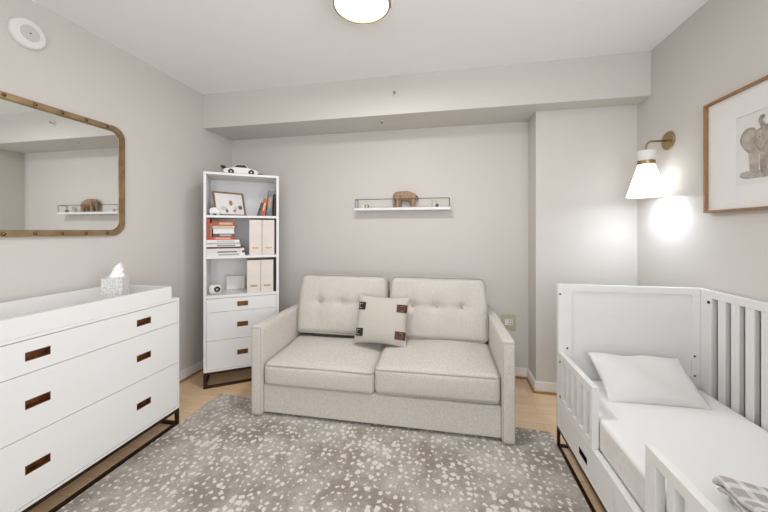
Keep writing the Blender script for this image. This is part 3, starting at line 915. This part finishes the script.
block('small grey toy block beside the cream block left of the elephant', -.783, .029, .031, M['toygrey'], face=M['toywood'])
t = thing('toy_figure', 'small cream figurine on the wall shelf right of the elephant', 'toy', (-.128, BY - .045, ZS + .0006))
b = nbm(); lathe(b, [(.020, 0), (.023, .010), (.021, .030), (.017, .046), (.016, .054)], seg=24); obj('figure_body', b, M['toywood'], t, smooth=True)
b = nbm(); ellipsoid(b, (0, 0, .064), (.020, .018, .018)); obj('figure_head', b, M['toywood'], t, smooth=True)
block('small dark grey toy block in front of the cream figurine', -.100, .026, .028, M['toygrey'], BY - .078, M['plushdark'])
block('tiny cream toy block left of the cream figurine', -.170, .018, .026, M['toywood'])

# ------------------------------------------------------------------ outlet, sprinklers, lamps
t = thing('power_outlet', 'beige outlet plate with white socket low on the back wall', 'outlet', (.546, BY - .0005, .503))
b = nbm(); box(b, -.062, .062, -.007, 0, -.072, .072); obj('cover_plate', b, M['plate'], t, bevel=.002)
b = nbm(); box(b, -.034, .034, -.011, -.007, -.028, .028); so_ = obj('socket', b, M['plastic'], t, bevel=.002)
for x in (.006, .022):
    for z in (-.012, .010):
        b = nbm(); box(b, x - .003, x + .003, -.0118, -.011, z - .006, z + .006); obj('slot', b, M['black'], so_)

t = thing('sprinkler', 'chrome sidewall sprinkler head on the face of the ceiling beam', 'sprinkler', (-.443, FY - .0005, 2.508))
rt = Matrix.Rotation(PI / 2, 4, 'X')
b = nbm(); lathe(b, [(.026, 0), (.024, .005), (.012, .009), (.009, .009)], seg=28, mt=rt); obj('escutcheon', b, M['plasticgrey'], t, smooth=False)
b = nbm(); cyl(b, (0, -.010, 0), (0, -.034, 0), .006, seg=14); obj('nozzle', b, M['chrome'], t)
b = nbm(); box(b, -.011, .011, -.044, -.034, .005, .008); box(b, -.008, .008, -.037, -.034, -.008, .008); obj('deflector', b, M['chrome'], t)
t = thing('sprinkler', 'small pendent sprinkler head under the ceiling beam', 'sprinkler', (-.584, 2.79, ZB - .0005))
b = nbm(); lathe(b, [(.020, 0), (.017, -.006), (.009, -.008)], seg=24); obj('escutcheon', b, M['plasticgrey'], t)
b = nbm(); cyl(b, (0, 0, -.006), (0, 0, -.030), .006, seg=14); obj('nozzle', b, M['chrome'], t)
b = nbm(); cyl(b, (0, 0, -.036), (0, 0, -.033), .013, seg=18)
for s in (-1, 1): cyl(b, (s * .008, 0, -.034), (s * .006, 0, -.018), .0018, seg=8)
obj('deflector', b, M['chrome'], t)

t = thing('ceiling_light', 'round flush-mount ceiling light with frosted glass and brass rim', 'ceiling light', (-.462, 1.668, ZC - .0005))
b = nbm(); lathe(b, [(.120, 0), (.120, -.014), (.004, -.014)], seg=56); obj('canopy', b, M['lampbrass'], t, bevel=.001)
b = nbm(); lathe(b, [(.150, -.014), (.151, -.074), (.146, -.074), (.145, -.014)], seg=56, cap=False); obj('glass_drum', b, M['plastic'], t, smooth=True)
b = nbm(); lathe(b, [(.146, -.080), (.130, -.085), (.06, -.088), (.004, -.089)], seg=56); obj('glass_diffuser', b, M['lampglass'], t, smooth=True)
b = nbm(); lathe(b, [(.146, -.072), (.155, -.072), (.155, -.088), (.146, -.088), (.146, -.072)], seg=56, cap=False); obj('rim', b, M['lampbrass'], t)
for k in range(3):
    a = R(22 + 120 * k); b = nbm(); c, s_ = math.cos(a), math.sin(a)
    tube(b, [(c * .150, s_ * .150, -.014), (c * .157, s_ * .157, -.016), (c * .158, s_ * .158, -.080)], .006, seg=8); obj('clip', b, M['lampbrass'], t)

# sconce
SX, SY = 1.327, 2.470
t = thing('wall_sconce', 'lit wall sconce with white cone shade and brass arm beside the art', 'wall lamp', (RX - .0005, SY, 1.952))
b = nbm(); rt = Matrix.Rotation(-PI / 2, 4, 'Y'); lathe(b, [(.062, 0), (.062, .006), (.058, .010), (.004, .010)], seg=40, mt=rt); obj('backplate', b, M['lampbrass'], t)
b = nbm()
dx = SX - RX
pts = [(-.015, 0, 0), (dx + .035, 0, .002)] + [(dx + .035 - .035 * math.sin(R(a)), 0, .002 - .035 * (1 - math.cos(R(a)))) for a in (15, 30, 45, 60, 75, 90)] + [(dx, 0, -.062)]
tube(b, pts, .006, seg=10); obj('arm', b, M['lampbrass'], t, smooth=True)
zz = lambda z: z - 1.952
mt_ = Matrix.Translation((dx, 0, 0))
b = nbm(); lathe(b, [(.042, zz(1.818)), (.052, zz(1.889)), (.050, zz(1.889)), (.040, zz(1.819))], seg=44, mt=mt_, cap=False)
lathe(b, [(.047, zz(1.876)), (.004, zz(1.876))], seg=44, mt=mt_, cap=False); obj('shade_cap', b, M['plastic'], t, smooth=False)
b = nbm(); lathe(b, [(.050, zz(1.796)), (.051, zz(1.822)), (.040, zz(1.822)), (.040, zz(1.796)), (.050, zz(1.796))], seg=44, mt=mt_, cap=False); obj('collar', b, M['lampbrass'], t)
b = nbm(); lathe(b, [(.042, zz(1.810)), (.112, zz(1.578)), (.1105, zz(1.578)), (.0405, zz(1.810))], seg=56, mt=mt_, cap=False); obj('shade', b, M['shade'], t, smooth=True)
b = nbm(); ellipsoid(b, (dx, 0, zz(1.715)), (.022, .022, .028)); obj('bulb', b, M['bulb'], t, smooth=True)
b = nbm(); cyl(b, (dx, 0, zz(1.740)), (dx, 0, zz(1.815)), .013, seg=16); obj('lamp_holder', b, M['plastic'], t)

# ------------------------------------------------------------------ framed elephant print on the right wall
AY0, AY1, AZ0, AZ1 = 1.290, 2.115, 1.447, 2.056
t = thing('framed_art', 'large framed elephant watercolour with wide white mat on the right wall', 'picture', (RX - .0005, (AY0 + AY1) / 2 + .012, (AZ0 + AZ1) / 2))
yc, zc = (AY0 + AY1) / 2, (AZ0 + AZ1) / 2
aw, ah = (AY1 - AY0) / 2, (AZ1 - AZ0) / 2
b = nbm(); panel_holes(b, 'x', -.034, 0, -aw, aw, -ah, ah, [(-aw + .012, aw - .012, -ah + .012, ah - .012)]); obj('frame', b, M['picframe'], t, bevel=.0012)
my, mz0, mz1 = 1.931 - yc, 1.571 - zc, 1.918 - zc
b = nbm(); panel_holes(b, 'x', -.016, -.012, -aw + .012, aw - .012, -ah + .012, ah - .012, [(-my, my, mz0, mz1)]); obj('mat_board', b, M['matboard'], t)
b = nbm(); box(b, -.011, -.009, -aw + .013, aw - .013, -ah + .013, ah - .013); pr = obj('print', b, M['paper'], t)
def art(poly, m, nm, k=0):
    b = nbm(); x = -.0112 - .0003 * k
    pts = [(p[0] - yc, p[1] - zc) for p in poly]
    # smooth the outline a little
    for _ in range(2):
        q = []
        for i in range(len(pts)):
            a, c = pts[i], pts[(i + 1) % len(pts)]
            q += [(a[0] * .75 + c[0] * .25, a[1] * .75 + c[1] * .25), (a[0] * .25 + c[0] * .75, a[1] * .25 + c[1] * .75)]
        pts = q
    prism(b, pts, 'x', x - .0003, x); obj(nm, b, m, pr)
art([(1.918, 1.642), (1.912, 1.604), (1.80, 1.598), (1.60, 1.598), (1.588, 1.632), (1.70, 1.640), (1.80, 1.634)], M['grass'], 'painted_grass', 0)
art([(1.872, 1.780), (1.864, 1.690), (1.858, 1.612), (1.814, 1.610), (1.812, 1.70), (1.812, 1.78)], M['elephant'], 'painted_leg', 1)
art([(1.810, 1.74), (1.808, 1.608), (1.772, 1.608), (1.766, 1.74)], M['elephantdark'], 'painted_leg', 2)
art([(1.748, 1.74), (1.742, 1.612), (1.704, 1.612), (1.698, 1.74)], M['elephant'], 'painted_leg', 1)
art([(1.690, 1.76), (1.688, 1.616), (1.650, 1.616), (1.646, 1.76)], M['elephantdark'], 'painted_leg', 0)
art([(1.872, 1.79), (1.855, 1.825), (1.80, 1.834), (1.72, 1.842), (1.66, 1.82), (1.640, 1.76), (1.665, 1.70), (1.77, 1.702), (1.85, 1.715)], M['elephant'], 'painted_body', 3)
art([(1.838, 1.812), (1.812, 1.834), (1.776, 1.842), (1.745, 1.836), (1.722, 1.808), (1.726, 1.755), (1.756, 1.712), (1.802, 1.712), (1.830, 1.755)], M['elephantdark'], 'painted_head', 4)
art([(1.830, 1.808), (1.812, 1.822), (1.786, 1.828), (1.770, 1.800), (1.785, 1.745), (1.808, 1.735), (1.826, 1.765)], M['elephant'], 'painted_head', 5)
art([(1.910, 1.815), (1.884, 1.850), (1.844, 1.850), (1.822, 1.832), (1.828, 1.765), (1.850, 1.716), (1.886, 1.746), (1.910, 1.782)], M['elephantdark'], 'painted_ear', 6)
art([(1.900, 1.812), (1.880, 1.840), (1.848, 1.840), (1.832, 1.824), (1.838, 1.772), (1.854, 1.732), (1.880, 1.756), (1.900, 1.786)], M['elephant'], 'painted_ear', 7)
art([(1.720, 1.835), (1.690, 1.848), (1.655, 1.830), (1.650, 1.780), (1.680, 1.735), (1.708, 1.765)], M['elephantdark'], 'painted_ear', 6)
art([(1.770, 1.770), (1.768, 1.830), (1.788, 1.858), (1.798, 1.868), (1.779, 1.880), (1.784, 1.893), (1.804, 1.893), (1.816, 1.872), (1.806, 1.848), (1.796, 1.820), (1.797, 1.770)], M['elephantdark'], 'painted_trunk', 8)
for y in (1.806, 1.745): art([(y + .005, 1.792), (y, 1.797), (y - .005, 1.792), (y, 1.787)], M['ink'], 'painted_eye', 9)
b = nbm(); box(b, -.0235, -.0215, -aw + .012, aw - .012, -ah + .012, ah - .012); obj('glass_pane', b, M['artglass'], t)

# ------------------------------------------------------------------ toddler bed
BX0, BX1, BY0, BY1 = .666, 1.441, .772, 2.160
ox, oy = (BX0 + BX1) / 2, BY1
BZ = R(.6)
bed = thing('toddler_bed', 'white slatted toddler bed with guard rails on dark metal base', 'bed', (ox, oy, 0), BZ)
BEDM = Matrix.Translation((ox, oy, 0)) @ Matrix.Rotation(BZ, 4, 'Z')
def bb(b, x0, x1, y0, y1, z0, z1): box(b, x0 - ox, x1 - ox, y0 - oy, y1 - oy, z0, z1)
for nm, y0, y1 in (('headboard', 2.126, BY1), ('footboard', BY0, .806)):
    b = nbm()
    bb(b, BX0, BX0 + .075, y0, y1, .132, .976); bb(b, BX1 - .068, BX1, y0, y1, .132, .976)
    bb(b, BX0, BX1, y0, y1, .976, 1.015)
    bb(b, BX0 + .075, BX1 - .068, y0 + .007, y1 - .007, .132, .976)
    h = obj(nm, b, M['bedwhite'], bed, bevel=.0015)
    if nm == 'headboard':
        for x, z in ((.676, .956), (.716, .626), (1.386, .626), (1.386, .514)):
            b = nbm(); cyl(b, (x - ox, y0 + .0005 - oy, z), (x - ox, y0 - .0025 - oy, z), .0055, seg=14); obj('bolt', b, M['black'], h)
def holes_x(ys, z0, z1): return [(a - oy, c - oy, z0, z1) for a, c in ys]
# guard rails with upright slots
for nm, y0, y1, hs in (('guard_rail', 1.679, 2.125, [(2.012, 2.070), (1.935, 1.981), (1.858, 1.904), (1.780, 1.827), (1.706, 1.750)]),
                       ('guard_rail', .807, 1.272, [(1.163, 1.218), (1.081, 1.131), (.999, 1.049), (.917, .967), (.849, .885)])):
    b = nbm(); panel_holes(b, 'x', BX0 + .002 - ox, BX0 + .032 - ox, y0 - oy, y1 - oy, .306, .600, holes_x(hs, .331, .560)); g = obj(nm, b, M['bedwhite'], bed, bevel=.0015)
    y = 2.099 if y0 > 1.5 else .832
    for z in (.549, .337):
        b = nbm(); cyl(b, (BX0 + .002 - ox, y - oy, z), (BX0 - .001 - ox, y - oy, z), .0065, seg=14); obj('bolt', b, M['black'], g)
# long left side with two drawers
b = nbm()
panel_holes(b, 'x', BX0 + .002 - ox, BX0 + .030 - ox, .807 - oy, 2.125 - oy, .132, .305, [(.860 - oy, 1.476 - oy, .144, .290), (1.488 - oy, 2.075 - oy, .144, .290)])
obj('side_panel', b, M['bedwhite'], bed, bevel=.001)
for y0, y1 in ((.862, 1.474), (1.490, 2.073)):
    c = (y0 + y1) / 2 - oy; w, h, zc_ = .096, .035, .202
    b = nbm(); panel_holes(b, 'x', BX0 + .003 - ox, BX0 + .020 - ox, y0 - oy, y1 - oy, .146, .288, [(c - w / 2, c + w / 2, zc_ - h / 2, zc_ + h / 2)])
    dr = obj('drawer', b, M['bedwhite'], bed)
    pull(dr, 'x', (c, zc_), w, h, .028, M['bronze'], BX0 + .003 - ox)
b = nbm(); bb(b, BX0 + .032, BX1 - .030, .807, 2.125, .270, .289); obj('mattress_support', b, M['bedwhite'], bed)
b = nbm(); bb(b, BX0 + .032, BX1 - .030, .807, 2.125, .144, .154); obj('bottom_panel', b, M['picframe'], bed)
# tall right side
b = nbm(); RI = BX1 - .028
bb(b, RI, BX1, .807, 2.125, .974, 1.015); bb(b, RI, BX1, .807, 2.125, .132, .322)
bb(b, RI, BX1, 2.050, 2.125, .322, .974); bb(b, RI, BX1, .807, .890, .322, .974)
cr = obj('crib_rail', b, M['bedwhite'], bed, bevel=.0015)
for k in range(14):
    y = 1.9875 - .0785 * k
    if y < .93: break
    b = nbm(); bb(b, RI + .002, BX1 - .004, y - .023, y + .023, .322, .974); obj('slat', b, M['bedwhite'], cr, bevel=.0015)
b = nbm(); cyl(b, (RI - ox, 2.066 - oy, .950), (RI - .003 - ox, 2.066 - oy, .950), .0085, seg=14); obj('bolt', b, M['black'], cr)
x0, x1, y0, y1 = BX0 - ox, BX1 - ox, BY0 - oy, BY1 - oy
base_frame(bed, x0 + .001, x1 - .001, y0 + .002, y1 - .002, .132, .016)
# mattress
MX0, MX1, MY0, MY1 = .702, 1.405, .812, 2.120
t = thing('mattress', 'white sheeted toddler mattress lying in the white bed', 'mattress')
t.matrix_basis = BEDM @ Matrix.Translation(((MX0 + MX1) / 2 - ox, (MY0 + MY1) / 2 - oy, .2895))
b = nbm(); rbox(b, MX1 - MX0, MY1 - MY0, .163, .022, (.0, 0, .004), cuts=16, mt=Matrix.Translation((0, 0, .0815)))
# sheet covers the top, quilted ticking shows on the side
mo = obj('mattress_body', b, M['sheet'], t, smooth=True)
mo.data.materials.append(M['sidemat'])
for p in mo.data.polygons:
    if abs(p.normal.z) < .5 and p.center.z < .145: p.material_index = 1
# bed pillow
t = thing('bed_pillow', 'white pillow propped against the headboard of the toddler bed', 'pillow')
def sag(p, a, c, s):
    if s < 0: p.y += .012 * math.sin(4 * a + 2 * c) * (1 - a * a) * (1 - c * c) + .007 * math.sin(9 * a - 5 * c) * max(0, -a) * (1 - c * c)
    return p + Vector((0, 0, .006 * math.sin(6 * a) * max(0, c)))
t.matrix_basis = Matrix.Translation((1.054, 1.974, .535)) @ Matrix.Rotation(R(2), 4, 'Z') @ Matrix.Rotation(R(-54), 4, 'X')
b = nbm(); pillow_mesh(b, .470, .290, .095, .05, sag=sag); obj('pillow_body', b, M['pillowcase'], t, smooth=True)

# folded blanket
def make_blanket():
    t = thing('folded_blanket', 'folded grey and white checked blanket lying on the bed mattress', 'blanket', (1.115, 1.025, .4565), R(-8))
    b = nbm(); uvl = b.loops.layers.uv.new('UVMap')
    W, D = .25, .205
    # serpentine cross-section (x across, z up): three folded layers with rounded folds on the left and right
    th = .0160
    prof = []
    layers = 5; x0, x1 = -W, W
    for L in range(layers):
        z = .012 + L * th * 1.06
        xs = [x0 + (x1 - x0) * k / 16 for k in range(17)]
        if L % 2: xs = xs[::-1]
        for x in xs: prof.append((x + .004 * math.sin(2.3 * L), z))
        if L < layers - 1:
            cx = prof[-1][0]; s = 1 if L % 2 == 0 else -1
            for a in (-60, -30, 0, 30, 60):
                prof.append((cx + s * .013 * math.cos(R(a)), z + th * .53 + th * .53 * math.sin(R(a))))
    n = len(prof); ny = 26
    dist = [0]
    for i in range(1, n): dist.append(dist[-1] + math.hypot(prof[i][0] - prof[i - 1][0], prof[i][1] - prof[i - 1][1]))
    g = []
    for i, (x, z) in enumerate(prof):
        row = []
        for j in range(ny + 1):
            v = j / ny; y = -D + 2 * D * v
            zz = z + (.006 * math.sin(9 * x + 6 * v) + .005 * math.sin(17 * v + 5 * x)) * (z / .05)
            # rounded ends: layers slump towards the mattress
            e = max(0, abs(2 * v - 1) - .86) / .14
            zz -= e * e * .016 * (z / .05)
            row.append(b.verts.new((x + .012 * math.sin(7 * v + z * 60), y + .008 * math.sin(11 * x), max(zz, .0065))))
        g.append(row)
    for i in range(n - 1):
        for j in range(ny):
            f = b.faces.new((g[i][j], g[i + 1][j], g[i + 1][j + 1], g[i][j + 1]))
            for lp, (di, dj) in zip(f.loops, ((0, 0), (1, 0), (1, 1), (0, 1))):
                lp[uvl].uv = (dist[i + di], (j + dj) / ny * 2 * D)
    o = obj('blanket_body', b, M['plaid'], t, smooth=True)
    so = o.modifiers.new('solid', 'SOLIDIFY'); so.thickness = .012; so.offset = 0
    ss = o.modifiers.new('sub', 'SUBSURF'); ss.levels = 1; ss.render_levels = 1
make_blanket()

# ------------------------------------------------------------------ light
w = bpy.data.worlds.new('World'); SC.world = w; w.use_nodes = True
bg = w.node_tree.nodes['Background']; bg.inputs[0].default_value = lin((232, 240, 252)); bg.inputs[1].default_value = 1.0
def light(name, kind, loc, energy, col, rot=(0, 0, 0), **k):
    l = bpy.data.lights.new(name, kind); l.energy = energy; l.color = lin(col)[:3]
    for a, v in k.items(): setattr(l, a, v)
    o = bpy.data.objects.new(name, l); COL.objects.link(o); o.location = loc; o.rotation_euler = rot
    return o
E = dict(right=58, rear=49, ceil=17, sconce=5, down=2.1)
DAY, LAMP, SCONCE = (245, 249, 255), (250, 250, 250), (224, 239, 255)
light('right_added_window_light', 'AREA', (RX + .30, (WY0 + WY1) / 2, (WZ0 + WZ1) / 2 - .15), E['right'], DAY, (R(90 + 38), 0, R(90)), shape='RECTANGLE', size=WY1 - WY0, size_y=WZ1 - WZ0)  # daylight stand-in outside the added right window, tilted up towards the ceiling
light('rear_added_window_light', 'AREA', ((VX0 + VX1) / 2, NY - .25, (VZ0 + VZ1) / 2), E['rear'], DAY, (R(90 + 14), 0, 0), shape='RECTANGLE', size=VX1 - VX0, size_y=VZ1 - VZ0)  # area light standing in for daylight through the added rear window
light('ceiling_lamp_light', 'AREA', (-.462, 1.668, ZC - .100), E['ceil'], LAMP, (0, 0, 0), shape='DISK', size=.28)
light('sconce_opening_light', 'AREA', (SX, SY, 1.588), E['down'], SCONCE, (0, 0, 0), shape='DISK', size=.14)
light('sconce_light', 'POINT', (SX, SY, 1.700), E['sconce'], SCONCE, shadow_soft_size=.05)

# ------------------------------------------------------------------ camera
cd = bpy.data.cameras.new('camera'); cam = bpy.data.objects.new('camera', cd); COL.objects.link(cam)
cam.location = (0, 0, 1.35); cam.rotation_euler = (R(90), 0, math.atan(64 / 316))
cd.sensor_width = 36; cd.lens = 36 * 316 / 768; cd.shift_y = -26 / 768; cd.clip_start = .02
SC.camera = cam
SC.view_settings.view_transform = 'Standard'; SC.view_settings.look = 'None'
SC.view_settings.gamma = 1; SC.view_settings.use_curve_mapping = False
SC.view_settings.exposure = -0.04
